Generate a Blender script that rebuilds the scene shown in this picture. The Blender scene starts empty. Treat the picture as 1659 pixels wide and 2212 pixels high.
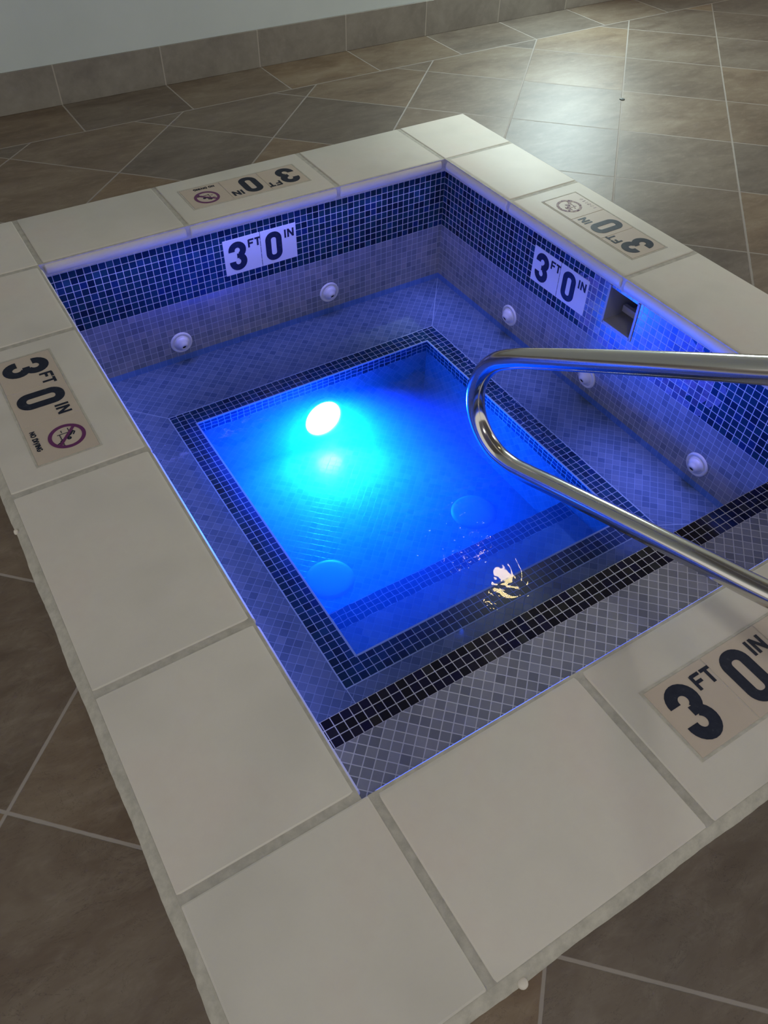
import bpy, bmesh, math, random
from mathutils import Vector, Matrix
random.seed(7)
SC = bpy.context.scene
COL = SC.collection

# ------------------------------------------------------------------ camera, light, exposure
CAM_P = (-0.285, -0.4952, 1.3335)
YAW, PITCH, ROLL, FPX = math.radians(-32.4921), math.radians(47.32), math.radians(1.2035), 1711.2
fw = Vector((math.sin(-YAW) * math.cos(PITCH), math.cos(YAW) * math.cos(PITCH), -math.sin(PITCH))).normalized()
rt = fw.cross(Vector((0, 0, 1))).normalized()
up = rt.cross(fw)
r2 = math.cos(ROLL) * rt + math.sin(ROLL) * up
u2 = -math.sin(ROLL) * rt + math.cos(ROLL) * up
cd = bpy.data.cameras.new('camera')
cam = bpy.data.objects.new('camera', cd)
COL.objects.link(cam)
M = Matrix((r2, u2, -fw)).transposed().to_4x4()
M.translation = Vector(CAM_P)
cam.matrix_world = M
cd.sensor_fit = 'VERTICAL'
cd.sensor_height = 24.0
cd.lens = FPX / 2212 * 24.0
cd.clip_start = 0.02
SC.camera = cam

SC.view_settings.view_transform = 'Standard'
SC.view_settings.look = 'None'
SC.view_settings.gamma = 1
SC.view_settings.use_curve_mapping = False
SC.view_settings.exposure = 0.0
try:
    SC.cycles.use_denoising = True
    SC.cycles.max_bounces = 10
    SC.cycles.diffuse_bounces = 5
    SC.cycles.transparent_max_bounces = 12
    SC.cycles.sample_clamp_indirect = 6.0
except Exception:
    pass

world = bpy.data.worlds.new('room_ambient')
SC.world = world
world.use_nodes = True
wn = world.node_tree.nodes
bgn = wn['Background']
bgn.inputs['Color'].default_value = (1.0, 0.97, 0.915, 1)
bgn.inputs['Strength'].default_value = 0.80


def area(name, loc, target, size, power, color, shape='DISK', size_y=None, spread=None):
    l = bpy.data.lights.new(name, 'AREA')
    l.shape = shape
    l.size = size
    if size_y:
        l.size_y = size_y
    l.energy = power
    l.color = color
    if spread:
        l.spread = math.radians(spread)
    o = bpy.data.objects.new(name, l)
    COL.objects.link(o)
    o.location = loc
    o.rotation_euler = (Vector(target) - Vector(loc)).to_track_quat('-Z', 'Y').to_euler()
    return o


# warm ceiling downlight whose image is the yellow glint on the water
area('ceiling_downlight_warm', (2.62, 2.28, 2.6), (2.62, 2.28, 0), 0.19, 4.0, (1.0, 0.80, 0.36))
# broad ceiling panel over the near side of the tub
area('ceiling_panel', (0.1, -0.9, 2.6), (0.3, 0.0, 0), 0.45, 16, (1.0, 0.95, 0.83), 'RECTANGLE', 0.3)
# far ceiling panel towards the right
area('ceiling_panel_far', (5.2, 1.2, 2.6), (3.6, 1.6, 0), 0.5, 60, (1.0, 0.93, 0.82), 'RECTANGLE', 0.5)
# cool spotlight making the bright pool on the floor
sp = bpy.data.lights.new('ceiling_spotlight', 'SPOT')
sp.energy = 170
sp.color = (0.86, 1.0, 0.97)
sp.spot_size = math.radians(38)
sp.spot_blend = 1.0
sp.shadow_soft_size = 0.05
spo = bpy.data.objects.new('ceiling_spotlight', sp)
COL.objects.link(spo)
spo.location = (2.7, 2.7, 2.6)
spo.rotation_euler = (Vector((2.2, 2.1, 0)) - Vector((2.7, 2.7, 2.6))).to_track_quat('-Z', 'Y').to_euler()
# cool panel added at the back wall, beyond the frame, for the bright floor patch
area('floor_patch_panel', (3.15, 3.30, .82), (2.0, 1.9, 0), 0.8, 38, (0.80, 1.0, 1.0), 'RECTANGLE', 0.55)
# the underwater lamp's light (its lens is built with the tub)
LAMP_P = Vector((0.800, 1.684, -0.742))
area('underwater_lamp_light', LAMP_P + Vector((0, -0.05, 0.0)), LAMP_P + Vector((-.35, -1, 0.0)), 0.10, 215, (0.007, 0.068, 1.0), spread=160)
# slim blue fill lights added unseen under the coping overhang to brighten the bench
def strip(loc, aim, length, power, spr=84):
    o_ = area('bench_fill_strip', loc, aim, length, power, (.22, .24, 1.0), 'RECTANGLE', .015, spread=spr)
    z_ = (Vector(loc) - Vector(aim)).normalized()
    x_ = Vector((0, 1, 0)) if abs(aim[1] - loc[1]) < .01 else Vector((1, 0, 0))
    y_ = z_.cross(x_).normalized()
    o_.rotation_euler = Matrix((x_, y_, z_)).transposed().to_euler()


strip((-.041, 1.15, -.080), (.00, 1.15, -.55), 1.65, 2.4)
strip((1.566, 1.57, -.064), (1.44, 1.57, -.55), .85, 1.1, 66)
strip((1.566, .66, -.064), (1.44, .66, -.55), .50, .75, 58)
strip((.78, 2.037, -.062), (.78, 1.97, -.55), 1.50, 1.3)

# ------------------------------------------------------------------ dimensions (metres, z = 0 is the coping top)
W, L = 1.556, 2.0105
WL, WN, WB, WR = 0.338, 0.353, 0.338, 0.328      # coping widths left / near / back / right
OV = 0.05                                        # coping overhang
X0, X1, Y0, Y1 = -OV, 1.60, -OV, 2.06            # basin walls
ZF = -0.02                                       # deck floor
ZC = -0.05                                       # coping underside
ZD = -0.302                                      # dark band / pale tile change and entry step level
ZW = -0.527                                      # water level
ZB = -0.553                                      # bench
FX0, FX1, FY0, FY1 = 0.300, 1.292, 0.551, 1.684  # footwell
ZS, ZFL = -0.70, -0.85
YST = 0.3015                                     # entry step edge
YIS = 0.806                                      # inner step edge
YW = 3.334                                       # room wall

# ------------------------------------------------------------------ helpers


def new_obj(name, bm, mats, parent=None, smooth=False, recalc=False):
    me = bpy.data.meshes.new(name)
    if recalc:
        bmesh.ops.recalc_face_normals(bm, faces=bm.faces[:])
    bm.to_mesh(me)
    bm.free()
    if not isinstance(mats, (list, tuple)):
        mats = [mats]
    for m in mats:
        me.materials.append(m)
    if smooth:
        for p in me.polygons:
            p.use_smooth = True
    o = bpy.data.objects.new(name, me)
    COL.objects.link(o)
    if parent:
        o.parent = parent
        o.matrix_parent_inverse = parent.matrix_world.inverted()
    return o


def empty(name, loc=(0, 0, 0), rot=None):
    o = bpy.data.objects.new(name, None)
    COL.objects.link(o)
    o.empty_display_size = 0.05
    if rot is not None:
        o.matrix_world = Matrix.Translation(loc) @ rot.to_4x4()
    else:
        o.location = loc
        o.matrix_world = Matrix.Translation(loc)
    return o


def tag(o, label=None, cat=None, group=None, kind=None):
    if label: o['label'] = label
    if cat: o['category'] = cat
    if group: o['group'] = group
    if kind: o['kind'] = kind
    return o


def face(bm, pts, mi=0, uvs=None):
    vs = [bm.verts.new(p) for p in pts]
    f = bm.faces.new(vs)
    f.material_index = mi
    if uvs:
        uvl = bm.loops.layers.uv.verify()
        for lp, uv in zip(f.loops, uvs):
            lp[uvl].uv = uv
    return f


def quad(bm, o, u, v, lu, lv, mi=0, uo=(0, 0), su=1.0, sv=1.0):
    """rectangle at o spanned by unit vectors u, v; UVs in metres"""
    o, u, v = Vector(o), Vector(u), Vector(v)
    P = [o, o + u * lu, o + u * lu + v * lv, o + v * lv]
    a, b = uo
    return face(bm, P, mi, [(a, b), (a + lu * su, b), (a + lu * su, b + lv * sv), (a, b + lv * sv)])


def box(bm, x0, x1, y0, y1, z0, z1, mi=0):
    r = bmesh.ops.create_cube(bm, size=1.0)
    vs = r['verts']
    bmesh.ops.scale(bm, vec=(x1 - x0, y1 - y0, z1 - z0), verts=vs)
    bmesh.ops.translate(bm, vec=((x0 + x1) / 2, (y0 + y1) / 2, (z0 + z1) / 2), verts=vs)
    for v in vs:
        for f in v.link_faces:
            f.material_index = mi
    return vs


def add_bevel(o, w, seg=2, ang=35):
    m = o.modifiers.new('bevel', 'BEVEL')
    m.width = w
    m.segments = seg
    m.limit_method = 'ANGLE'
    m.angle_limit = math.radians(ang)
    return m


# ------------------------------------------------------------------ materials


class N:
    def __init__(s, name):
        s.m = bpy.data.materials.new(name)
        s.m.use_nodes = True
        s.t = s.m.node_tree
        s.b = s.t.nodes['Principled BSDF']

    def node(s, typ, **kw):
        n = s.t.nodes.new(typ)
        for k, v in kw.items():
            setattr(n, k, v)
        return n

    def link(s, a, b):
        s.t.links.new(a, b)

    def math(s, op, a, b=None, c=None, clamp=False):
        n = s.node('ShaderNodeMath', operation=op)
        n.use_clamp = clamp
        for i, x in enumerate((a, b, c)):
            if x is None: continue
            if isinstance(x, (int, float)):
                n.inputs[i].default_value = x
            else:
                s.link(x, n.inputs[i])
        return n.outputs[0]

    def mix(s, f, a, b, blend='MIX'):
        n = s.node('ShaderNodeMix', data_type='RGBA', blend_type=blend)
        for sock, x in ((n.inputs[0], f), (n.inputs[6], a), (n.inputs[7], b)):
            if isinstance(x, (int, float)):
                sock.default_value = x
            elif isinstance(x, tuple):
                sock.default_value = (*x, 1) if len(x) == 3 else x
            else:
                s.link(x, sock)
        return n.outputs[2]

    def ramp(s, fac, stops, interp='LINEAR'):
        n = s.node('ShaderNodeValToRGB')
        n.color_ramp.interpolation = interp
        e = n.color_ramp.elements
        while len(e) > 1: e.remove(e[-1])
        e[0].position, e[0].color = stops[0][0], (*stops[0][1], 1)
        for p, c in stops[1:]:
            k = e.new(p)
            k.color = (*c, 1)
        s.link(fac, n.inputs[0])
        return n.outputs[0]

    def noise(s, vec, scale, detail=3, rough=.55, dist=0.0):
        n = s.node('ShaderNodeTexNoise')
        n.inputs['Scale'].default_value = scale
        n.inputs['Detail'].default_value = detail
        n.inputs['Roughness'].default_value = rough
        n.inputs['Distortion'].default_value = dist
        if vec is not None: s.link(vec, n.inputs['Vector'])
        return n.outputs['Fac'], n.outputs['Color']

    def bump(s, h, strength, dist):
        n = s.node('ShaderNodeBump')
        n.inputs['Strength'].default_value = strength
        n.inputs['Distance'].default_value = dist
        s.link(h, n.inputs['Height'])
        s.link(n.outputs[0], s.b.inputs['Normal'])

    def set(s, **kw):
        for k, v in kw.items():
            i = s.b.inputs[k.replace('_', ' ')]
            if isinstance(v, (int, float)): i.default_value = v
            elif isinstance(v, tuple): i.default_value = (*v, 1) if len(v) == 3 else v
            else: s.link(v, i)


def plain(name, col, rough=.5, metal=0.0, spec=None):
    n = N(name)
    n.set(Base_Color=col, Roughness=rough, Metallic=metal)
    if spec is not None: n.set(Specular_IOR_Level=spec)
    return n.m


def mosaic(name, stops, grout, pu=.0255, pv=.0255, gw=.075, diag=False, rough=.25, wob=0.0, wob_scale=30,
           wob_mask=None, irid=None, mottled=0.25, phase=(0, 0), spec=.5):
    n = N(name)
    tc = n.node('ShaderNodeTexCoord')
    uv = tc.outputs['UV']
    pos = n.node('ShaderNodeNewGeometry').outputs['Position']
    if wob:
        f, c = n.noise(pos, wob_scale, 2, .5)
        d = n.node('ShaderNodeVectorMath', operation='SUBTRACT')
        n.link(c, d.inputs[0])
        d.inputs[1].default_value = (.5, .5, .5)
        e = n.node('ShaderNodeVectorMath', operation='SCALE')
        n.link(d.outputs[0], e.inputs[0])
        e.inputs['Scale'].default_value = wob
        if wob_mask:
            dv_ = n.node('ShaderNodeVectorMath', operation='DISTANCE')
            n.link(pos, dv_.inputs[0]); dv_.inputs[1].default_value = wob_mask
            mr = n.node('ShaderNodeMapRange')
            mr.inputs[1].default_value, mr.inputs[2].default_value = .18, .55
            mr.inputs[3].default_value, mr.inputs[4].default_value = wob, wob * .06
            n.link(dv_.outputs['Value'], mr.inputs[0])
            n.link(mr.outputs[0], e.inputs['Scale'])
        a = n.node('ShaderNodeVectorMath', operation='ADD')
        n.link(uv, a.inputs[0])
        n.link(e.outputs[0], a.inputs[1])
        uv = a.outputs[0]
    mp = n.node('ShaderNodeMapping')
    if diag: mp.inputs['Rotation'].default_value = (0, 0, math.radians(45))
    mp.inputs['Location'].default_value = (phase[0], phase[1], 0)
    n.link(uv, mp.inputs[0])
    sx = n.node('ShaderNodeSeparateXYZ')
    n.link(mp.outputs[0], sx.inputs[0])
    u = n.math('DIVIDE', sx.outputs[0], pu)
    v = n.math('DIVIDE', sx.outputs[1], pv)
    iu, iv = n.math('FLOOR', u), n.math('FLOOR', v)
    fu, fv = n.math('SUBTRACT', u, iu), n.math('SUBTRACT', v, iv)
    du = n.math('MINIMUM', fu, n.math('SUBTRACT', 1.0, fu))
    dv = n.math('MINIMUM', fv, n.math('SUBTRACT', 1.0, fv))
    dd = n.math('MINIMUM', n.math('MULTIPLY', du, pu), n.math('MULTIPLY', dv, pv))
    g = gw * .0255 / 2 * 2
    mr = n.node('ShaderNodeMapRange')
    mr.inputs[1].default_value, mr.inputs[2].default_value = g * .35, g * .75
    n.link(dd, mr.inputs[0])
    tile = mr.outputs[0]
    cx = n.node('ShaderNodeCombineXYZ')
    n.link(iu, cx.inputs[0]); n.link(iv, cx.inputs[1])
    wnz = n.node('ShaderNodeTexWhiteNoise', noise_dimensions='3D')
    n.link(cx.outputs[0], wnz.inputs['Vector'])
    col = n.ramp(wnz.outputs['Value'], stops, 'LINEAR')
    rgh = rough
    if irid:
        (cy, cz, ry, rz), st2 = irid
        ps = n.node('ShaderNodeSeparateXYZ'); n.link(pos, ps.inputs[0])
        ey = n.math('DIVIDE', n.math('SUBTRACT', ps.outputs[1], cy), ry)
        ez = n.math('DIVIDE', n.math('SUBTRACT', ps.outputs[2], cz), rz)
        rr = n.math('ADD', n.math('POWER', n.math('ABSOLUTE', ey), 2.0), n.math('POWER', n.math('ABSOLUTE', ez), 2.0))
        wn2 = n.node('ShaderNodeTexWhiteNoise', noise_dimensions='3D')
        ad = n.node('ShaderNodeVectorMath', operation='ADD'); n.link(cx.outputs[0], ad.inputs[0]); ad.inputs[1].default_value = (7.3, 3.1, 1.7)
        n.link(ad.outputs[0], wn2.inputs['Vector'])
        rr = n.math('ADD', rr, n.math('MULTIPLY', n.math('SUBTRACT', wn2.outputs['Value'], .5), .7))
        m = n.math('LESS_THAN', rr, 1.0)
        c2 = n.ramp(wn2.outputs['Value'], st2, 'LINEAR')
        nf2, _ = n.noise(pos, 90, 3, .6, 1.0)
        c2 = n.mix(n.math('MULTIPLY', nf2, 1.1, clamp=True), c2, (.05, .06, .14), 'MIX')
        col = n.mix(m, col, c2)
        rgh = rough
    nf, _ = n.noise(pos, 60, 3, .6)
    col = n.mix(n.math('MULTIPLY', nf, mottled), col, n.mix(.5, col, (0, 0, 0)))
    col = n.mix(tile, grout, col)
    n.set(Base_Color=col, Roughness=rgh if not isinstance(rgh, float) else n.math('SUBTRACT', .75, n.math('MULTIPLY', tile, .75 - rgh)))
    n.set(Specular_IOR_Level=spec)
    n.bump(tile, .35, .0012)
    return n.m


GROUT = (.62, .62, .60)
DARK = [(0, (.003, .012, .035)), (.35, (.006, .028, .055)), (.7, (.010, .045, .075)), (.88, (.008, .025, .11)), (1, (.02, .07, .12))]
GREY = [(0, (.20, .21, .225)), (.4, (.27, .28, .285)), (.8, (.33, .335, .33)), (1, (.37, .38, .38))]
PALE = [(0, (.145, .17, .225)), (.35, (.195, .22, .27)), (.8, (.235, .25, .30)), (1, (.28, .29, .33))]
BLACK = [(0, (.006, .006, .018)), (.4, (.014, .014, .020)), (.62, (.010, .010, .045)), (.8, (.028, .026, .026)), (1, (.04, .045, .045))]
IRID = [(0, (.10, .13, .28)), (.25, (.30, .34, .60)), (.45, (.05, .05, .09)), (.6, (.42, .34, .62)), (.75, (.16, .30, .70)), (.88, (.5, .55, .8)), (1, (.05, .06, .4))]

m_dark = mosaic('dark_blue_mosaic', DARK, GROUT, spec=.16, rough=.32)
m_dark_r = mosaic('dark_blue_mosaic_skimmer', DARK, GROUT, spec=.3, irid=((.92, -.19, .33, .17), IRID))
m_pale = mosaic('pale_grey_mosaic', PALE, (.40, .42, .47), gw=.06)
m_pale_glow = mosaic('pale_tile_painted_glow', [(0, (.24, .40, .72)), (1, (.32, .48, .80))], (.42, .55, .80), pv=.06, gw=.05, wob=.002)  # wall row below water level, blue glow of the lit water painted in
m_bench = mosaic('pale_diagonal_mosaic', PALE, (.34, .36, .42), diag=True, gw=.055, wob=.0018, wob_scale=14)
m_step = mosaic('grey_diagonal_mosaic', GREY, GROUT, diag=True, gw=.085, pu=.0250, pv=.0250, rough=.3)
m_black = mosaic('black_mosaic', BLACK, GROUT, pu=.0248, pv=.0243, rough=.12)
m_band = mosaic('dark_blue_bench_mosaic', DARK, GROUT, wob=.026, wob_scale=42, wob_mask=(1.34, 1.28, -.553))
m_bandv = mosaic('dark_blue_edge_mosaic', DARK, GROUT, pv=.0156, wob=.010, wob_scale=30)
m_istep = mosaic('inner_step_mosaic', DARK, (.5, .52, .55), pu=.0235, pv=.0235, wob=.013, wob_scale=26)
m_well = mosaic('footwell_pale_mosaic', PALE, (.27, .30, .36), diag=True, gw=.05, wob=.008, wob_scale=22)
m_groutm = plain('pool_grout', (.60, .60, .59), .7)


def coping_mat(name, base=(.66, .64, .575)):
    n = N(name)
    pos = n.node('ShaderNodeNewGeometry').outputs['Position']
    oi = n.node('ShaderNodeObjectInfo').outputs['Random']
    a, _ = n.noise(pos, 3.5, 4, .6)
    b, _ = n.noise(pos, 28, 4, .65)
    c, _ = n.noise(pos, 130, 2, .5)
    col = n.ramp(a, [(.3, tuple(x * .90 for x in base)), (.5, base), (.7, (base[0] * 1.03, base[1] * .98, base[2] * .98))])
    col = n.mix(n.math('MULTIPLY', n.math('SUBTRACT', b, .35), .35, clamp=True), col, (.50, .49, .44))
    spk = n.node('ShaderNodeMapRange')
    spk.inputs[1].default_value, spk.inputs[2].default_value = .71, .78
    n.link(b, spk.inputs[0])
    s2 = n.node('ShaderNodeMapRange')
    s2.inputs[1].default_value, s2.inputs[2].default_value = .60, .70
    n.link(c, s2.inputs[0])
    col = n.mix(n.math('MULTIPLY', n.math('MULTIPLY', spk.outputs[0], s2.outputs[0]), .55), col, (.30, .29, .26))
    hv = n.math('ADD', .96, n.math('MULTIPLY', oi, .08))
    hs = n.node('ShaderNodeHueSaturation'); n.link(hv, hs.inputs['Value']); n.link(col, hs.inputs['Color'])
    n.set(Base_Color=hs.outputs[0], Roughness=.55, Specular_IOR_Level=.2)
    n.bump(b, .12, .002)
    return n.m


m_coping = coping_mat('cream_concrete_coping')


def grout_mat(name, c):
    n = N(name)
    pos = n.node('ShaderNodeNewGeometry').outputs['Position']
    a, _ = n.noise(pos, 45, 5, .65)
    n.set(Base_Color=n.ramp(a, [(.3, tuple(x * .8 for x in c)), (.65, tuple(x * 1.1 for x in c))]), Roughness=.8)
    n.bump(a, .3, .002)
    return n.m


m_cgrout = grout_mat('coping_grout', (.47, .455, .40))
m_bead = grout_mat('sealant_bead', (.49, .475, .41))
m_blob = plain('white_grout', (.72, .68, .60), .6)
m_plastic = plain('white_plastic', (.66, .66, .68), .35)
m_drain = plain('pale_drain_cover', (.30, .32, .36), .5)
m_hole = plain('black_hole', (.004, .004, .006), .6)
m_skim = plain('grey_skimmer_plastic', (.34, .33, .31), .5)
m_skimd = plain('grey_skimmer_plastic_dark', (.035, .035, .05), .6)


def floor_mat():
    n = N('brown_stone_porcelain_floor')
    pos = n.node('ShaderNodeNewGeometry').outputs['Position']
    ps = n.node('ShaderNodeSeparateXYZ'); n.link(pos, ps.inputs[0])
    x, y = ps.outputs[0], ps.outputs[1]
    A = .4597
    dx, dy = n.math('SUBTRACT', x, 2.3905), n.math('SUBTRACT', y, 1.9175)
    k = .70711 / A
    u = n.math('MULTIPLY', n.math('SUBTRACT', dx, dy), k)
    v = n.math('MULTIPLY', n.math('ADD', dx, dy), k)
    # border row by the wall
    ub = n.math('DIVIDE', n.math('SUBTRACT', x, 0.447), .4755)
    vb = n.math('ADD', n.math('DIVIDE', n.math('SUBTRACT', y, 3.003), .4597), 40.0)
    isb = n.math('GREATER_THAN', y, 3.003)
    U = n.math('ADD', n.math('MULTIPLY', u, n.math('SUBTRACT', 1.0, isb)), n.math('MULTIPLY', ub, isb))
    V = n.math('ADD', n.math('MULTIPLY', v, n.math('SUBTRACT', 1.0, isb)), n.math('MULTIPLY', vb, isb))
    iu, iv = n.math('FLOOR', U), n.math('FLOOR', V)
    fu, fv = n.math('SUBTRACT', U, iu), n.math('SUBTRACT', V, iv)
    du = n.math('MINIMUM', fu, n.math('SUBTRACT', 1.0, fu))
    dv = n.math('MINIMUM', fv, n.math('SUBTRACT', 1.0, fv))
    db = n.math('DIVIDE', n.math('ABSOLUTE', n.math('SUBTRACT', y, 3.003)), A)
    d = n.math('MINIMUM', n.math('MINIMUM', du, dv), db)
    wob, _ = n.noise(pos, 35, 3, .6)
    d = n.math('ADD', d, n.math('MULTIPLY', n.math('SUBTRACT', wob, .5), .004))
    mr = n.node('ShaderNodeMapRange')
    mr.inputs[1].default_value, mr.inputs[2].default_value = .0055, .0085
    n.link(d, mr.inputs[0])
    tile = mr.outputs[0]
    cx = n.node('ShaderNodeCombineXYZ')
    n.link(iu, cx.inputs[0]); n.link(iv, cx.inputs[1]); n.link(isb, cx.inputs[2])
    wz = n.node('ShaderNodeTexWhiteNoise', noise_dimensions='3D'); n.link(cx.outputs[0], wz.inputs['Vector'])
    sc = n.node('ShaderNodeVectorMath', operation='SCALE'); n.link(wz.outputs['Color'], sc.inputs[0]); sc.inputs['Scale'].default_value = 9.0
    off = n.node('ShaderNodeVectorMath', operation='ADD'); n.link(pos, off.inputs[0]); n.link(sc.outputs[0], off.inputs[1])
    st = n.node('ShaderNodeMapping'); st.inputs['Rotation'].default_value = (0, 0, math.radians(40)); st.inputs['Scale'].default_value = (1, 2.3, 1)
    n.link(off.outputs[0], st.inputs[0])
    a, _ = n.noise(st.outputs[0], 3.2, 5, .6, .6)
    b, _ = n.noise(st.outputs[0], 16, 6, .68, .4)
    col = n.ramp(a, [(.28, (.105, .071, .045)), (.45, (.152, .108, .072)), (.6, (.190, .145, .100)), (.75, (.235, .190, .140))])
    col = n.mix(n.math('MULTIPLY', n.math('SUBTRACT', b, .30), .9, clamp=True), col, n.ramp(b, [(.35, (.085, .065, .047)), (.7, (.30, .26, .20))]))
    # faint veins
    vn, _ = n.noise(st.outputs[0], 5.5, 6, .7, 1.5)
    vein = n.math('LESS_THAN', n.math('ABSOLUTE', n.math('SUBTRACT', vn, .5)), .0035)
    col = n.mix(n.math('MULTIPLY', vein, .45), col, (.07, .05, .035))
    hs = n.node('ShaderNodeHueSaturation')
    n.link(n.math('ADD', .82, n.math('MULTIPLY', wz.outputs['Value'], .36)), hs.inputs['Value'])
    n.link(n.math('ADD', .75, n.math('MULTIPLY', wz.outputs['Value'], .45)), hs.inputs['Saturation'])
    n.link(col, hs.inputs['Color'])
    col = n.mix(tile, (.31, .28, .25), hs.outputs[0])
    n.set(Base_Color=col, Roughness=n.math('SUBTRACT', .75, n.math('MULTIPLY', tile, .26)), Specular_IOR_Level=.5)
    h = n.math('ADD', n.math('MULTIPLY', tile, 1.0), n.math('MULTIPLY', b, .12))
    n.bump(h, .5, .003)
    return n.m


m_floor = floor_mat()


def base_mat():
    n = N('grey_stone_baseboard_tile')
    pos = n.node('ShaderNodeNewGeometry').outputs['Position']
    ps = n.node('ShaderNodeSeparateXYZ'); n.link(pos, ps.inputs[0])
    U = n.math('DIVIDE', n.math('SUBTRACT', ps.outputs[0], .447), .4735)
    iu = n.math('FLOOR', U)
    fu = n.math('SUBTRACT', U, iu)
    d = n.math('MINIMUM', fu, n.math('SUBTRACT', 1.0, fu))
    mr = n.node('ShaderNodeMapRange'); mr.inputs[1].default_value, mr.inputs[2].default_value = .004, .0075
    n.link(d, mr.inputs[0]); tile = mr.outputs[0]
    cx = n.node('ShaderNodeCombineXYZ'); n.link(iu, cx.inputs[0])
    wz = n.node('ShaderNodeTexWhiteNoise', noise_dimensions='3D'); n.link(cx.outputs[0], wz.inputs['Vector'])
    sc = n.node('ShaderNodeVectorMath', operation='SCALE'); n.link(wz.outputs['Color'], sc.inputs[0]); sc.inputs['Scale'].default_value = 5.0
    off = n.node('ShaderNodeVectorMath', operation='ADD'); n.link(pos, off.inputs[0]); n.link(sc.outputs[0], off.inputs[1])
    a, _ = n.noise(off.outputs[0], 5, 5, .62, .5)
    b, _ = n.noise(off.outputs[0], 24, 5, .68)
    col = n.ramp(a, [(.3, (.165, .150, .128)), (.5, (.215, .20, .172)), (.7, (.265, .25, .215))])
    col = n.mix(n.math('MULTIPLY', b, .35), col, n.ramp(b, [(.3, (.12, .11, .095)), (.7, (.34, .32, .28))]))
    col = n.mix(tile, (.36, .335, .29), col)
    n.set(Base_Color=col, Roughness=.42)
    n.bump(n.math('ADD', tile, n.math('MULTIPLY', b, .2)), .3, .002)
    return n.m


def wall_mat():
    n = N('pale_painted_plaster')
    pos = n.node('ShaderNodeNewGeometry').outputs['Position']
    a, _ = n.noise(pos, 260, 2, .5)
    b, _ = n.noise(pos, 4, 3, .5)
    n.set(Base_Color=n.ramp(b, [(.3, (.50, .565, .56)), (.7, (.54, .605, .60))]), Roughness=.7)
    n.bump(a, .15, .001)
    return n.m


def steel_mat():
    n = N('brushed_stainless_steel')
    pos = n.node('ShaderNodeNewGeometry').outputs['Position']
    a, _ = n.noise(pos, 25, 4, .6)
    n.set(Base_Color=(.62, .60, .57), Metallic=1.0, Roughness=n.math('ADD', .13, n.math('MULTIPLY', a, .04)))
    return n.m


def water_mat():
    n = N('clear_pool_water')
    t = n.t
    t.nodes.remove(n.b)
    out = t.nodes['Material Output']
    pos = n.node('ShaderNodeNewGeometry').outputs['Position']
    tr = n.node('ShaderNodeBsdfTransparent'); tr.inputs[0].default_value = (.86, .93, 1.0, 1)
    gl = n.node('ShaderNodeBsdfGlossy'); gl.inputs['Roughness'].default_value = .02
    fr = n.node('ShaderNodeFresnel'); fr.inputs['IOR'].default_value = 1.33
    a, _ = n.noise(pos, 9, 3, .5, .6)
    b, _ = n.noise(pos, 45, 2, .5, .3)
    mk, _ = n.noise(pos, 2.6, 1, .5)
    mr = n.node('ShaderNodeMapRange'); mr.inputs[1].default_value, mr.inputs[2].default_value = .45, .65
    n.link(mk, mr.inputs[0])
    h = n.math('ADD', n.math('MULTIPLY', a, .5), n.math('MULTIPLY', n.math('MULTIPLY', b, .55), mr.outputs[0]))
    bp = n.node('ShaderNodeBump'); bp.inputs['Strength'].default_value = .35; bp.inputs['Distance'].default_value = .012
    n.link(h, bp.inputs['Height'])
    n.link(bp.outputs[0], gl.inputs['Normal']); n.link(bp.outputs[0], fr.inputs['Normal'])
    mx = n.node('ShaderNodeMixShader')
    n.link(fr.outputs[0], mx.inputs[0]); n.link(tr.outputs[0], mx.inputs[1]); n.link(gl.outputs[0], mx.inputs[2])
    n.link(mx.outputs[0], out.inputs['Surface'])
    vs = n.node('ShaderNodeVolumeScatter')
    vs.inputs['Color'].default_value = (.03, .36, 1.0, 1)
    vs.inputs['Density'].default_value = 2.1
    vs.inputs['Anisotropy'].default_value = .35
    va = n.node('ShaderNodeVolumeAbsorption')
    va.inputs['Color'].default_value = (.02, .75, 1.0, 1)
    va.inputs['Density'].default_value = 3.0
    av = n.node('ShaderNodeAddShader')
    n.link(vs.outputs[0], av.inputs[0]); n.link(va.outputs[0], av.inputs[1])
    n.link(av.outputs[0], out.inputs['Volume'])
    return n.m


def emit_mat(name, col, s):
    n = N(name)
    n.set(Base_Color=(.8, .8, .8), Emission_Color=col, Emission_Strength=s)
    return n.m


m_wall = wall_mat()
m_base = base_mat()
m_steel = steel_mat()
m_water = water_mat()
m_lens = emit_mat('blue_lamp_lens', (.10, .32, 1.0), 45)
m_bezel = plain('lamp_bezel', (.55, .57, .6), .3)
m_ceil = plain('ceiling_paint', (.23, .205, .17), .8)


def tile_face_mat(name, c, dirt=.3):
    n = N(name)
    pos = n.node('ShaderNodeNewGeometry').outputs['Position']
    a, _ = n.noise(pos, 22, 4, .65)
    n.set(Base_Color=n.mix(n.math('MULTIPLY', a, dirt), c, tuple(x * .72 for x in c)), Roughness=.5, Specular_IOR_Level=.25)
    return n.m


m_mark = tile_face_mat('cream_marker_tile', (.56, .485, .405))
m_markw = tile_face_mat('white_marker_tile', (.66, .67, .72), .08)
m_ink = N('navy_marker_ink')
_p = m_ink.node('ShaderNodeNewGeometry').outputs['Position']
_a, _ = m_ink.noise(_p, 70, 4, .7)
m_ink.set(Base_Color=m_ink.ramp(_a, [(.35, (.010, .014, .032)), (.62, (.016, .022, .042)), (.78, (.07, .08, .095))]), Roughness=.5, Specular_IOR_Level=.2)
m_ink = m_ink.m
m_inkgrey = plain('worn_grey_ink', (.045, .055, .07), .4)
m_purple = plain('purple_ring_ink', (.12, .015, .11), .4)


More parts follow.
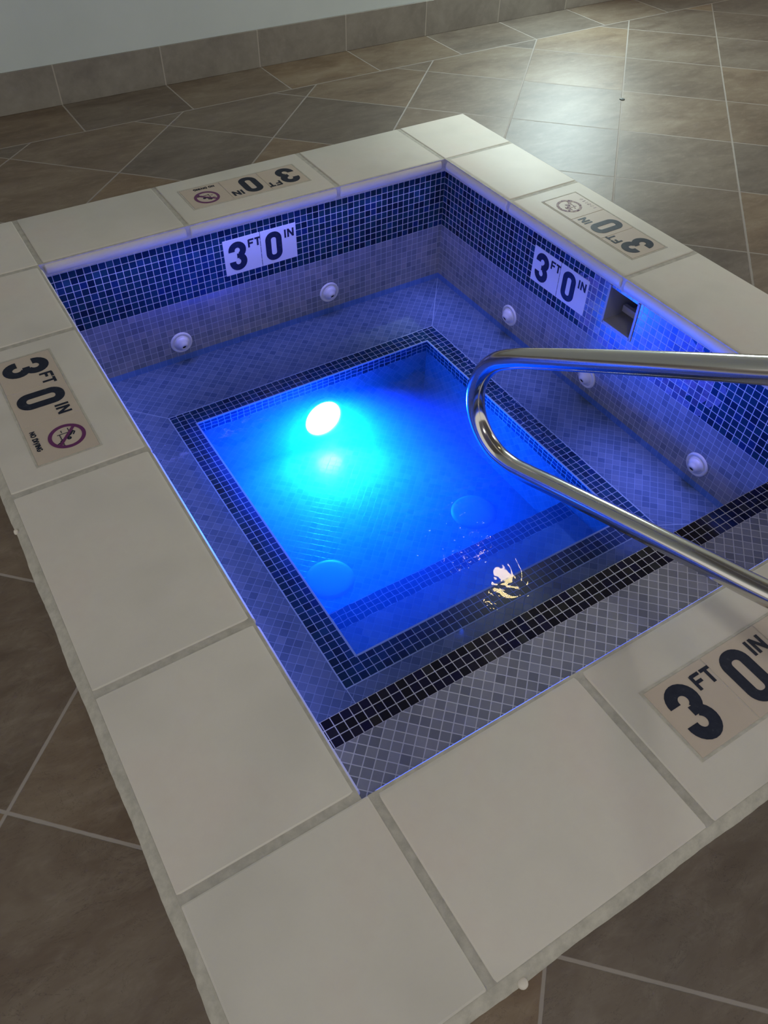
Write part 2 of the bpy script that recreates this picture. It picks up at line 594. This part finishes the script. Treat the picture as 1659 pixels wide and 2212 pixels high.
def worn_mat():
    n = N('worn_away_purple_ink')
    pos = n.node('ShaderNodeNewGeometry').outputs['Position']
    a, _ = n.noise(pos, 120, 4, .7, 1.0)
    n.set(Base_Color=n.ramp(a, [(.40, (.13, .08, .13)), (.47, (.36, .30, .36)), (.56, (.56, .50, .46)), (.7, (.56, .485, .405))]), Roughness=.75, Specular_IOR_Level=.1)
    return n.m


m_worn = worn_mat()

# ------------------------------------------------------------------ the room
XA, XB, YA = -3.0, 8.0, -4.0
hx0, hx1, hy0, hy1 = -WL + .02, W + WR - .02, -WN + .02, L + WB - .02
bm = bmesh.new()
for (a, b, c, d) in ((XA, XB, hy1, YW), (XA, XB, YA, hy0), (XA, hx0, hy0, hy1), (hx1, XB, hy0, hy1)):
    quad(bm, (a, c, ZF), (1, 0, 0), (0, 1, 0), b - a, d - c)
tag(new_obj('floor', bm, m_floor), kind='structure')
bm = bmesh.new()
box(bm, XA, XB, YW, YW + .15, ZF, 2.62)
tag(new_obj('wall_back', bm, m_wall), kind='structure')
bm = bmesh.new()
box(bm, XA, XB, YW - .010, YW, ZF, ZF + .159)
o = tag(new_obj('baseboard_back', bm, m_base), kind='structure')
add_bevel(o, .0015, 1)
bm = bmesh.new()
box(bm, XA, XB, YA, YW + .15, 2.62, 2.70)
tag(new_obj('ceiling', bm, m_ceil), kind='structure')

# ------------------------------------------------------------------ hot tub basin
tub = empty('hot_tub', (0.78, 1.0, ZFL))
tag(tub, 'sunken rectangular hot tub lined with blue and grey mosaic, lit blue under shallow water', 'hot tub')
P = .0255


def wall_part(name, o, u, lu, mdark, hole=None):
    """a basin wall from the coping down to the bench; u runs to the right seen from inside"""
    bm = bmesh.new()
    o = Vector(o)
    z = (0, 0, 1)
    hd = ZC - ZD
    def dq(a, b, z0, z1):
        quad(bm, o + Vector(u) * a + Vector((0, 0, z0)), u, z, b - a, z1 - z0, 0, (a, (z0 - ZD)))
    if hole:
        a, b, z0, z1 = hole
        dq(0, a, ZD, ZC); dq(b, lu, ZD, ZC); dq(a, b, ZD, z0); dq(a, b, z1, ZC)
    else:
        dq(0, lu, ZD, ZC)
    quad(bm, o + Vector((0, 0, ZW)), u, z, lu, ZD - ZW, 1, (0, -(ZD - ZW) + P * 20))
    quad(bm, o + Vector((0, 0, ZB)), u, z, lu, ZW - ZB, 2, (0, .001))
    return new_obj(name, bm, [mdark, m_pale, m_pale_glow], tub)


SKY0, SKY1, SKZ0, SKZ1 = .958, 1.087, -.213, -.084
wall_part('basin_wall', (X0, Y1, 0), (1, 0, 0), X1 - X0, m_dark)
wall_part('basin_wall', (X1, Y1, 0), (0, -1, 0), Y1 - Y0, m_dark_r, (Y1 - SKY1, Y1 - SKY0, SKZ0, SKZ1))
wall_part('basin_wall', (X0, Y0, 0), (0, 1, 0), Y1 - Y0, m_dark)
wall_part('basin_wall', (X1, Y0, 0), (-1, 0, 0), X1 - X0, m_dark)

# skimmer opening
bm = bmesh.new()
D = .16
e = .007
y0, y1, z0, z1 = SKY0, SKY1, SKZ0, SKZ1
F = lambda pts, mi=0: face(bm, pts, mi)
F([(X1, y0, z0), (X1 + D, y0, z0), (X1 + D, y1, z0), (X1, y1, z0)])
F([(X1, y0, z1), (X1, y1, z1), (X1 + D, y1, z1), (X1 + D, y0, z1)])
F([(X1, y0, z0), (X1, y0, z1), (X1 + D, y0, z1), (X1 + D, y0, z0)])
F([(X1, y1, z0), (X1 + D, y1, z0), (X1 + D, y1, z1), (X1, y1, z1)])
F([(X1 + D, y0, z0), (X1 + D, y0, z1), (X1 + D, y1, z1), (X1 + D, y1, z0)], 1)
box(bm, X1 - .003, X1 + .012, y0 - e, y0 + .002, z0 - e, z1 + e)
box(bm, X1 - .003, X1 + .012, y1 - .002, y1 + e, z0 - e, z1 + e)
box(bm, X1 - .003, X1 + .012, y0, y1, z0 - e, z0 + .002)
sk = new_obj('skimmer', bm, [m_skim, m_skimd], tub)
sk['label'] = 'square grey skimmer opening in the right wall'
bm = bmesh.new()
box(bm, X1 + .070, X1 + .085, y0 + .003, y1 - .012, z0 + .020, z0 + .044)
new_obj('weir_bar', bm, m_skim, sk)

# entry step (near side)
bm = bmesh.new()
yb = YST - 3 * .0243
quad(bm, (X0, Y0, ZD), (1, 0, 0), (0, 1, 0), X1 - X0, yb - Y0, 0, (0, 0))
quad(bm, (X0, yb, ZD), (1, 0, 0), (0, 1, 0), X1 - X0, YST - yb, 1, (.0118, 0))
quad(bm, (X1, YST, ZB), (-1, 0, 0), (0, 0, 1), X1 - X0, ZD - ZB, 2, (0, 0))
new_obj('entry_step', bm, [m_step, m_black, m_pale], tub)

# bench with dark edging
bm = bmesh.new()
B3 = 3 * P
bx0, bx1, by0, by1 = FX0 - B3, FX1 + B3, FY0 - B3, FY1 + B3


def fl(x0, x1, y0, y1, z, mi, uo=None):
    quad(bm, (x0, y0, z), (1, 0, 0), (0, 1, 0), x1 - x0, y1 - y0, mi, uo or (x0, y0))


fl(X0, bx0, YST, Y1, ZB, 0); fl(bx1, X1, YST, Y1, ZB, 0)
fl(bx0, bx1, YST, by0, ZB, 0); fl(bx0, bx1, by1, Y1, ZB, 0)
bench = new_obj('bench', bm, [m_bench], tub)
bm = bmesh.new()
fl(bx0, FX0, by0, by1, ZB, 0, (0, 0)); fl(FX1, bx1, by0, by1, ZB, 0, (0, 0))
fl(FX0, FX1, by0, FY0, ZB, 0, (0, 0)); fl(FX0, FX1, FY1, by1, ZB, 0, (0, 0))
eb = new_obj('bench_edging', bm, [m_band], bench)
eb['label'] = 'dark blue mosaic border three tiles wide'
# thin grout nosing around the footwell edge and grout seams in the bench
bm = bmesh.new()
w_ = .005
for (a, b, c, d) in ((FX0 - w_, FX0 + .001, FY0 - w_, FY1 + w_), (FX1 - .001, FX1 + w_, FY0 - w_, FY1 + w_),
                     (FX0, FX1, FY0 - w_, FY0 + .001), (FX0, FX1, FY1 - .001, FY1 + w_)):
    box(bm, a, b, c, d, ZB - .003, ZB + .0012)
for (xa, ya, xb_, yb_) in ((bx0, by0, bx0, YST), (bx1, by0, X1, YST + .05), (bx0, by1, X0, Y1), (bx1, by1, X1, Y1)):
    a, b = Vector((xa, ya, ZB + .0005)), Vector((xb_, yb_, ZB + .0005))
    s = (b - a).cross(Vector((0, 0, 1))).normalized() * .0012
    face(bm, [a - s, b - s, b + s, a + s])
for (a, b, c, d) in ((bx0 - .003, bx0, by0, by1), (bx1, bx1 + .003, by0, by1), (bx0, bx1, by0 - .003, by0), (bx0, bx1, by1, by1 + .003)):
    box(bm, a, b, c, d, ZB - .003, ZB + .0006)
new_obj('grout_seam', bm, m_groutm, bench)

# footwell
bm = bmesh.new()
zt = ZB - 3 * .0156
for (o_, u_, l_) in (((FX0, FY1), (1, 0, 0), FX1 - FX0), ((FX1, FY1), (0, -1, 0), FY1 - FY0),
                     ((FX1, FY0), (-1, 0, 0), FX1 - FX0), ((FX0, FY0), (0, 1, 0), FY1 - FY0)):
    quad(bm, (o_[0], o_[1], zt), u_, (0, 0, 1), l_, ZB - zt, 0, (0, 0))
    quad(bm, (o_[0], o_[1], ZFL), u_, (0, 0, 1), l_, zt - ZFL, 1, (0, 0))
fl(FX0, FX1, YIS, FY1, ZFL, 1)
new_obj('footwell', bm, [m_bandv, m_well], tub)
bm = bmesh.new()
yi = YIS - 3 * .0235
fl(FX0, FX1, FY0, yi, ZS, 0)
fl(FX0, FX1, yi, YIS, ZS, 1, (0, 0))
quad(bm, (FX1, YIS, ZFL), (-1, 0, 0), (0, 0, 1), FX1 - FX0, ZS - ZFL, 0)
new_obj('footwell_step', bm, [m_well, m_istep], tub)


def lathe(bm, prof, seg, mat, mi=0):
    rings = []
    for r, h in prof:
        if r < 1e-6:
            rings.append([bm.verts.new(mat @ Vector((0, 0, h)))])
        else:
            rings.append([bm.verts.new(mat @ Vector((r * math.cos(2 * math.pi * i / seg), r * math.sin(2 * math.pi * i / seg), h))) for i in range(seg)])
    for a, b in zip(rings, rings[1:]):
        for i in range(seg):
            j = (i + 1) % seg
            q = [a[i % len(a)], a[j % len(a)], b[j % len(b)], b[i % len(b)]]
            q = list(dict.fromkeys(q))
            if len(q) >= 3:
                f = bm.faces.new(q); f.material_index = mi; f.smooth = True
    return rings


def wall_jet(loc, nrm, tilt):
    z = Vector(nrm).normalized()
    rot = z.to_track_quat('Z', 'Y').to_matrix().to_4x4()
    m0 = Matrix.Translation(loc) @ rot
    bm = bmesh.new()
    lathe(bm, [(.043, -.002), (.043, .003), (.040, .006), (.036, .0065), (.034, .005), (.031, .005), (.030, .008), (.026, .010), (.024, .012), (.0, .012)], 40, m0)
    j = new_obj('wall_jet', bm, m_plastic, tub)
    nz = (z + Vector(tilt)).normalized()
    m1 = Matrix.Translation(Vector(loc) + z * .006) @ nz.to_track_quat('Z', 'Y').to_matrix().to_4x4()
    bm = bmesh.new()
    lathe(bm, [(.028, -.003), (.0275, .006), (.0225, .011), (.020, .013), (.0175, .018), (.0125, .022), (.0085, .023), (.0075, .018)], 36, m1)
    lathe(bm, [(.0076, .0195), (.0, .0195)], 20, m1, 1)
    new_obj('nozzle', bm, [m_plastic, m_hole], j)


for (x, z_) in ((.405, -.478), (1.052, -.462)):
    wall_jet((x, Y1, z_ + .008), (0, -1, 0), (.05, 0, -.35))
for y_ in (1.557, 1.094, .554):
    wall_jet((X1, y_, -.462), (-1, 0, 0), (0, -.10, -.30))

# underwater lamp
lampm = Matrix.Translation(LAMP_P) @ Vector((0, -1, .05)).to_track_quat('Z', 'Y').to_matrix().to_4x4()
bm = bmesh.new()
lathe(bm, [(.095, -.004), (.095, .008), (.089, .014), (.080, .014), (.078, .008)], 48, lampm)
lo = new_obj('underwater_lamp', bm, m_bezel, tub)
bm = bmesh.new()
lathe(bm, [(.078, .008), (.066, .016), (.045, .022), (.022, .026), (0, .027)], 48, lampm)
le_ = new_obj('lamp_lens', bm, m_lens, lo)
le_['label'] = 'glowing blue white lamp lens'

# round floor drains
for (x, y, hs_) in ((1.085, 1.03, .75), (.47, 1.03, .3)):
    bm = bmesh.new()
    lathe(bm, [(.085, 0), (.083, .006 * hs_), (.072, .010 * hs_), (.045, .012 * hs_), (0, .0125 * hs_)], 40, Matrix.Translation((x, y, ZFL)))
    new_obj('floor_drain', bm, m_drain, tub)

# ------------------------------------------------------------------ water
bm = bmesh.new()
box(bm, X0 - .004, X1 + .004, YST - .004, Y1 + .004, ZFL - .01, ZW)
wat = new_obj('pool_water', bm, m_water)
tag(wat, 'still clear water glowing bright blue in the hot tub footwell, shallow over the bench', 'water')

# ------------------------------------------------------------------ coping
cop = empty('pool_coping', (0, 0, ZC))
tag(cop, 'cream concrete coping slabs framing the sunken hot tub on the brown floor', 'coping')
NR = .025


def profile(w):
    """(t, z) with t = 0 at the nose, t = w at the outer edge"""
    pts = []
    for i in range(13):
        a = math.pi / 2 + math.pi * i / 12
        pts.append((NR + NR * math.cos(a), -NR + NR * math.sin(a)))
    pts = pts[::-1]                      # bottom -> top
    pts += [(w - .005, 0.0), (w - .0015, -.0015), (w, -.005), (w, -.05)]
    return pts


def stone(origin, along, outward, a0, a1, w):
    origin, along, outward = Vector(origin), Vector(along), Vector(outward)
    bm = bmesh.new()
    prof = profile(w)
    g = .0078
    secs = [(a0 + g, .0035), (a0 + g + .0035, 0), (a1 - g - .0035, 0), (a1 - g, .0035)]
    rings = []
    for s, dn in secs:
        ring = []
        for t, z in prof:
            # ends are eased down / in a little
            tt = t + (dn if t < NR * .6 else 0) - (dn if t > w - .006 else 0)
            zz = z - (dn if z > -.01 else 0)
            ring.append(bm.verts.new(origin + along * s + outward * tt + Vector((0, 0, zz))))
        rings.append(ring)
    n_ = len(prof)
    for a, b in zip(rings, rings[1:]):
        for i in range(n_):
            j = (i + 1) % n_
            f = bm.faces.new((a[i], a[j], b[j], b[i]))
    bm.faces.new(rings[0]); bm.faces.new(rings[-1][::-1])
    o = new_obj('coping_slab', bm, m_coping, cop, recalc=True)
    for p in o.data.polygons:
        p.use_smooth = True
    try:
        o.data.set_sharp_from_angle(angle=math.radians(40))
    except Exception:
        pass
    return o


def corner(x0, x1, y0, y1):
    bm = bmesh.new()
    g = .0078
    gx0, gx1, gy0, gy1 = x0 + g * (x0 > -.1), x1 - g * (x1 < 1.0 and x1 > -.1), y0 + g * (y0 > .5), y1 - g * (y1 < .5)
    box(bm, gx0, gx1, gy0, gy1, ZC, 0)
    o = new_obj('coping_slab', bm, m_coping, cop)
    add_bevel(o, .004, 2)
    return o


NJ = [.012, .4744, 1.066, 1.556]
LJ = [0, .4244, 1.0232, 1.6179, L]
BJ = [0, .4954, 1.0856, W]
RJ = [0, .42, 1.0118, 1.6103, L]
for a, b in zip(LJ, LJ[1:]): stone((0, 0, 0), (0, 1, 0), (-1, 0, 0), a, b, WL)
for a, b in zip(NJ, NJ[1:]): stone((0, 0, 0), (1, 0, 0), (0, -1, 0), a, b, WN)
for a, b in zip(BJ, BJ[1:]): stone((0, L, 0), (1, 0, 0), (0, 1, 0), a, b, WB)
for a, b in zip(RJ, RJ[1:]): stone((W, 0, 0), (0, 1, 0), (1, 0, 0), a, b, WR)
corner(-WL, .012, -WN, 0.0)
corner(-WL, 0.0, L, L + WB)
corner(W, W + WR, L, L + WB)
corner(W, W + WR, -WN, 0.0)
# grout under and between the slabs
bm = bmesh.new()
gi = .008
for (a, b, c, d) in ((-WL, -gi, -gi, L + gi), (W + gi, W + WR, -gi, L + gi),
                     (-WL, W + WR, -WN, -gi), (-WL, W + WR, L + gi, L + WB)):
    box(bm, a, b, c, d, ZC + .002, -.0025)
new_obj('joint_grout', bm, m_cgrout, cop)
# sloped sealant bead between coping and floor, ragged edge
bm = bmesh.new()


def bead(p0, p1, out, wid):
    p0, p1, out = Vector(p0), Vector(p1), Vector(out)
    n_ = max(2, int((p1 - p0).length / .012))
    rows = []
    for i in range(n_ + 1):
        q = p0.lerp(p1, i / n_)
        ww = wid * (1 + (.05 * math.sin(i * .31 + p0.x * 7) + random.uniform(-.025, .025)))
        rows.append([bm.verts.new(q + out * t + Vector((0, 0, z))) for t, z in ((-.002, -.0035), (.006, -.0055), (ww * .6, -.011), (ww * .92, -.0165), (ww, -.0202))])
    for a, b in zip(rows, rows[1:]):
        for i in range(4):
            f = bm.faces.new((a[i], a[i + 1], b[i + 1], b[i])); f.smooth = True


xl, xr, yn, yf = -WL, W + WR, -WN, L + WB
bead((xl, yn - .01, 0), (xl, yf, 0), (-1, 0, 0), .022)
bead((xl - .01, yn, 0), (xr, yn, 0), (0, -1, 0), .019)
bead((xl, yf, 0), (xr, yf, 0), (0, 1, 0), .008)
bead((xr, yn, 0), (xr, yf, 0), (1, 0, 0), .008)
new_obj('sealant_bead', bm, m_bead, cop, recalc=True)

# ------------------------------------------------------------------ lettering for the depth markers
def ribbon(pts, w, closed=False):
    """outline quads of a constant-width mitred ribbon along 2D points; returns list of quads"""
    n_ = len(pts)
    L_, R_ = [], []
    for i, p in enumerate(pts):
        p = Vector(p)
        if closed or 0 < i < n_ - 1:
            a, b = Vector(pts[i - 1]), Vector(pts[(i + 1) % n_])
            d1, d2 = (p - a).normalized(), (b - p).normalized()
            nn = (Vector((-d1.y, d1.x)) + Vector((-d2.y, d2.x)))
            nn.normalize()
            k = max(.35, nn.dot(Vector((-d1.y, d1.x))))
            off = nn * (w / 2 / k)
        else:
            d = (Vector(pts[1]) - p) if i == 0 else (p - Vector(pts[-2]))
            d.normalize()
            off = Vector((-d.y, d.x)) * (w / 2)
        L_.append(p + off); R_.append(p - off)
    out = []
    m_ = n_ if closed else n_ - 1
    for i in range(m_):
        j = (i + 1) % n_
        out.append([L_[i], R_[i], R_[j], L_[j]])
    return out


def arc(cx, cy, rx, ry, a0, a1, n_=10):
    return [(cx + rx * math.cos(math.radians(a0 + (a1 - a0) * i / n_)), cy + ry * math.sin(math.radians(a0 + (a1 - a0) * i / n_))) for i in range(n_ + 1)]


def rrect(cx, cy, hw, hh, r):
    p = []
    for sx, sy, a in ((1, 1, 0), (-1, 1, 90), (-1, -1, 180), (1, -1, 270)):
        p += arc(cx + sx * (hw - r), cy + sy * (hh - r), r, r, a, a + 90, 7)
    return p


LET = {
    'F': ([[(0, 0), (0, 1)], [(0, .93), (.62, .93)], [(0, .50), (.52, .50)]], .62),
    'T': ([[(.35, 0), (.35, .95)], [(0, .93), (.70, .93)]], .70),
    'I': ([[(.07, 0), (.07, 1)]], .14),
    'N': ([[(.07, 0), (.07, 1)], [(.07, .96), (.66, .04)], [(.66, 0), (.66, 1)]], .73),
    'O': ([arc(.38, .5, .33, .44, 0, 360, 18)], .76),
    'D': ([[(.07, 0), (.07, 1)], [(.0, .93), (.28, .93)] + arc(.28, .5, .36, .43, 90, -90, 10) + [(.0, .07)]], .66),
    'V': ([[(.05, 1), (.34, .05), (.63, 1)]], .68),
    'G': ([arc(.38, .5, .33, .44, 50, 330, 14) + [(.70, .45), (.42, .45)]], .76),
}


def word(txt, x, y, h, sw, gap=.20, wsp=.45, sx=1.0):
    q = []
    for ch in txt:
        if ch == ' ':
            x += wsp * h * sx; continue
        st, adv = LET[ch]
        for s in st:
            q += ribbon([(x + a * h * sx, y + b * h) for a, b in s], sw)
        x += (adv + gap) * h * sx
    return q


def three(x0, x1, y0, y1, sw):
    cx = (x0 + x1) / 2
    hw = (x1 - x0) / 2 - sw / 2
    ym = (y0 + y1) / 2
    rt_ = (y1 - ym) / 2 + .012
    hh1 = (y1 - sw / 2 - (ym + .005)) / 2
    c1 = y1 - sw / 2 - hh1
    hh2 = ((ym + .005) - (y0 + sw / 2)) / 2
    c2 = y0 + sw / 2 + hh2
    top = arc(cx, c1, hw, hh1, 188, -62, 16)
    bot = arc(cx, c2, hw, hh2, 62, -188, 16)
    q = ribbon(top, sw) + ribbon(bot, sw) + ribbon([(cx - .02, ym + .005), (cx + hw * .62, ym + .005)], sw * .78)
    return q


def zero(x0, x1, y0, y1, sw):
    r = (x1 - x0) / 2 - sw / 2
    return ribbon(rrect((x0 + x1) / 2, (y0 + y1) / 2, r, (y1 - y0) / 2 - sw / 2, r * .93), sw, True)


def lettering(kind):
    if kind == 'ft':
        return three(.13, .60, .10, .90, .165) + word('FT', .685, .65, .22, .047, .12)
    if kind == 'in':
        return zero(.13, .58, .10, .90, .155) + word('IN', .67, .64, .23, .047, .22)
    if kind == 'nd':
        return word('NO DIVING', .155, .085, .085, .020, .17, .40)


def ring_q():
    c, r = (.53, .60), .27
    a = math.radians(40)
    q = ribbon(arc(c[0], c[1], r, r, 0, 351, 39), .062, True)
    q += ribbon([(c[0] - r * math.cos(a), c[1] + r * math.sin(a)), (c[0] + r * math.cos(a), c[1] - r * math.sin(a))], .05)
    return q


def diver_q():
    q = []
    # deck, diver bent over head first, wavy water
    q += ribbon([(.34, .66), (.46, .66)], .014) + ribbon([(.45, .66), (.45, .46)], .014)
    q += ribbon([(.46, .71), (.52, .66), (.58, .56), (.63, .47)], .032)
    q += ribbon([(.42, .70), (.48, .74), (.54, .70)], .022)
    q += ribbon([(.50, .60), (.60, .55), (.68, .40)], .020)
    q += ribbon(arc(.60, .62, .022, .022, 0, 330, 11), .03, True)
    q += ribbon([(.46 + .02 * i, .50 + .009 * (-1) ** i) for i in range(16)], .010)
    q += ribbon([(.36 + .02 * i, .545 + .007 * (-1) ** i) for i in range(4)], .010)
    return q


def extrude_quads(name, quads, frame, su, sv, h0, h1, mat, parent):
    O, R, U = frame
    nn = R.cross(U)
    bm = bmesh.new()
    for qi, q in enumerate(quads):
        h1_ = h1 + qi * 5e-6
        lo_ = [bm.verts.new(O + R * (p[0] * su) + U * (p[1] * sv) + nn * h0) for p in q]
        hi = [bm.verts.new(O + R * (p[0] * su) + U * (p[1] * sv) + nn * h1_) for p in q]
        bm.faces.new(hi)
        for i in range(4):
            j = (i + 1) % 4
            bm.faces.new((lo_[i], lo_[j], hi[j], hi[i]))
    # overlapping strokes are layered by a few microns so they never z-fight
    return new_obj(name, bm, mat, parent, recalc=True)


def marker(origin, right, upv, kinds, label, group, tw, th, mat, gap=.0, border=True, worn=False, ink=None):
    O, R, U = Vector(origin), Vector(right), Vector(upv)
    nn = R.cross(U)
    root = empty('depth_marker', O)
    tag(root, label, 'depth marker', group)
    for i, k in enumerate(kinds):
        o = O + R * (tw * i)
        bm = bmesh.new()
        e = .0012
        c = [o + R * e + U * e, o + R * (tw - e) + U * e, o + R * (tw - e) + U * (th - e), o + R * e + U * (th - e)]
        lo_ = [bm.verts.new(p - nn * .004) for p in c]
        hi = [bm.verts.new(p + nn * .0012) for p in c]
        bm.faces.new(hi)
        for a in range(4):
            b = (a + 1) % 4
            bm.faces.new((lo_[a], lo_[b], hi[b], hi[a]))
        t = new_obj('marker_tile', bm, mat, root, recalc=True)
        add_bevel(t, .0006, 1)
        fr = (o, R, U)
        if k == 'nd':
            if worn:
                w = extrude_quads('no_diving_symbol', ribbon(arc(.53, .58, .17, .17, 0, 351, 39), .30, True) if False else ring_q() + diver_q(), fr, tw, th, .0012, .0016, m_worn, t)
                w['label'] = 'worn faded no diving symbol'
                extrude_quads('lettering', lettering('nd')[::3], fr, tw, th, .0012, .0015, m_worn, t)
            else:
                extrude_quads('no_diving_symbol', ring_q(), fr, tw, th, .0012, .0019, m_purple, t)
                extrude_quads('diver_symbol', diver_q(), fr, tw, th, .0012, .0016, m_ink, t)
                extrude_quads('lettering', lettering('nd'), fr, tw, th, .0012, .0017, m_ink, t)
        else:
            extrude_quads('lettering', lettering(k), fr, tw, th, .0012, .0017, (ink or m_ink), t)
    if border:
        n_ = len(kinds)
        bm = bmesh.new()
        w = .005
        lw, lh = tw * n_, th
        for (a, b, c, d) in ((-w, lw + w, -w, 0), (-w, lw + w, lh, lh + w), (-w, 0, 0, lh), (lw, lw + w, 0, lh)):
            P4 = [O + R * a + U * c, O + R * b + U * c, O + R * b + U * d, O + R * a + U * d]
            lo_ = [bm.verts.new(p - nn * .001) for p in P4]
            hi = [bm.verts.new(p + nn * .0008) for p in P4]
            bm.faces.new(hi)
            for i in range(4):
                j = (i + 1) % 4
                bm.faces.new((lo_[i], lo_[j], hi[j], hi[i]))
        new_obj('marker_grout', bm, m_bead, root, recalc=True)
    return root


T = .1520
GD = 'tile depth markers set in the coping'
GW_ = 'white depth signs on the tub walls'
marker((-.1065 - T, 1.5499, .0), (0, -1, 0), (1, 0, 0), ('ft', 'in', 'nd'),
       'cream 3 FT 0 IN and NO DIVING marker in the left coping, clear purple ring', GD, T, T, m_mark)
marker((.5632 + 3 * T, L + .1021 + T, .0), (-1, 0, 0), (0, -1, 0), ('ft', 'in', 'nd'),
       'cream 3 FT 0 IN and NO DIVING marker in the far coping before the wall', GD, T, T, m_mark)
marker((W + .1076 + T, 1.5405 - 3 * T, .0), (0, 1, 0), (-1, 0, 0), ('ft', 'in', 'nd'),
       'cream depth marker in the right coping with its no diving symbol worn away', GD, T, T, m_mark, worn=True)
marker((.5501, -.1104 - T, .0), (1, 0, 0), (0, 1, 0), ('ft', 'in', 'nd'),
       'large cream 3 FT 0 IN marker in the near coping below the handrail', GD, T, T, m_mark)
marker((.624, Y1, -.256), (1, 0, 0), (0, 0, 1), ('ft', 'in'),
       'white 3 FT 0 IN sign on the back tub wall above the jets', GW_, .149, .1415, m_markw, border=False)
marker((X1, 1.477, -.2535), (0, -1, 0), (0, 0, 1), ('ft', 'in'),
       'white 3 FT 0 IN sign on the right tub wall beside the skimmer opening', GW_, .148, .139, m_markw, border=False)

# ------------------------------------------------------------------ handrail
XR = .78
ctrl = [(-.315, .0), (-.315, .30), (-.315, .66), (-.29, .745), (-.20, .715), (.048, .568), (.175, .494), (.375, .376), (.526, .286), (.622, .226), (.690, .172), (.732, .108),
        (.747, .040), (.732, -.020), (.692, -.062), (.635, -.082), (.57, -.076), (.51, -.056), (.429, -.024), (.268, .037), (.020, .127), (-.12, .177), (-.315, .255)]


def smooth_path(pts, n_=8):
    out = []
    P_ = [Vector((p[0], p[1])) for p in pts]
    P_ = [2 * P_[0] - P_[1]] + P_ + [2 * P_[-1] - P_[-2]]
    for i in range(1, len(P_) - 2):
        p0, p1, p2, p3 = P_[i - 1:i + 3]
        t0 = 0; t1 = t0 + (p1 - p0).length ** .5; t2 = t1 + (p2 - p1).length ** .5; t3 = t2 + (p3 - p2).length ** .5
        for k in range(n_):
            t = t1 + (t2 - t1) * k / n_
            a1 = p0 * ((t1 - t) / (t1 - t0)) + p1 * ((t - t0) / (t1 - t0))
            a2 = p1 * ((t2 - t) / (t2 - t1)) + p2 * ((t - t1) / (t2 - t1))
            a3 = p2 * ((t3 - t) / (t3 - t2)) + p3 * ((t - t2) / (t3 - t2))
            b1 = a1 * ((t2 - t) / (t2 - t0)) + a2 * ((t - t0) / (t2 - t0))
            b2 = a2 * ((t3 - t) / (t3 - t1)) + a3 * ((t - t1) / (t3 - t1))
            out.append(b1 * ((t2 - t) / (t2 - t1)) + b2 * ((t - t1) / (t2 - t1)))
    out.append(P_[-2])
    return out


def tube(bm, pts, r, seg=28):
    rings = []
    for i, p in enumerate(pts):
        a = pts[max(0, i - 1)]; b = pts[min(len(pts) - 1, i + 1)]
        d = (b - a).normalized()
        sx_ = Vector((1, 0, 0))
        sy = d.cross(sx_).normalized()
        rings.append([bm.verts.new(p + sx_ * (r * math.cos(2 * math.pi * k / seg)) + sy * (r * math.sin(2 * math.pi * k / seg))) for k in range(seg)])
    for a, b in zip(rings, rings[1:]):
        for k in range(seg):
            j = (k + 1) % seg
            f = bm.faces.new((a[k], a[j], b[j], b[k])); f.smooth = True
    bm.faces.new(rings[0]); bm.faces.new(rings[-1])


rail = empty('handrail', (XR, -.315, 0))
tag(rail, 'curved stainless steel handrail rising from the near coping over the tub steps', 'handrail')
path = [Vector((XR, p.x, p.y)) for p in smooth_path(ctrl)]
bm = bmesh.new()
tube(bm, path, .0243)
new_obj('rail_tube', bm, m_steel, rail, recalc=True)
bm = bmesh.new()
lathe(bm, [(.042, 0), (.042, .004), (.038, .012), (.03, .022), (.0246, .024)], 36, Matrix.Translation((XR, -.315, 0.0)))
new_obj('floor_flange', bm, m_steel, rail)

# ------------------------------------------------------------------ small things on the floor


def blob(name, loc, r, hgt, mat, label, cat):
    bm = bmesh.new()
    lathe(bm, [(r, 0), (r * 1.02, hgt * .35), (r * .85, hgt * .8), (r * .45, hgt), (0, hgt * 1.02)], 16, Matrix.Translation(loc))
    return tag(new_obj(name, bm, mat, smooth=True), label, cat)


blob('plastic_spacer', (-.357, .924, -.018), .0055, .010, m_blob, 'small round white plug sitting on the bead along the left coping', 'plug')
blob('plastic_spacer', (.058, -.371, -.018), .0085, .008, m_blob, 'small round white plug at the foot of the near coping', 'plug')
blob('metal_stud', (2.639, 2.165, ZF), .012, .004, plain('dark_metal', (.03, .035, .03), .5), 'tiny dark stud in the floor tile joint behind the tub', 'stud')
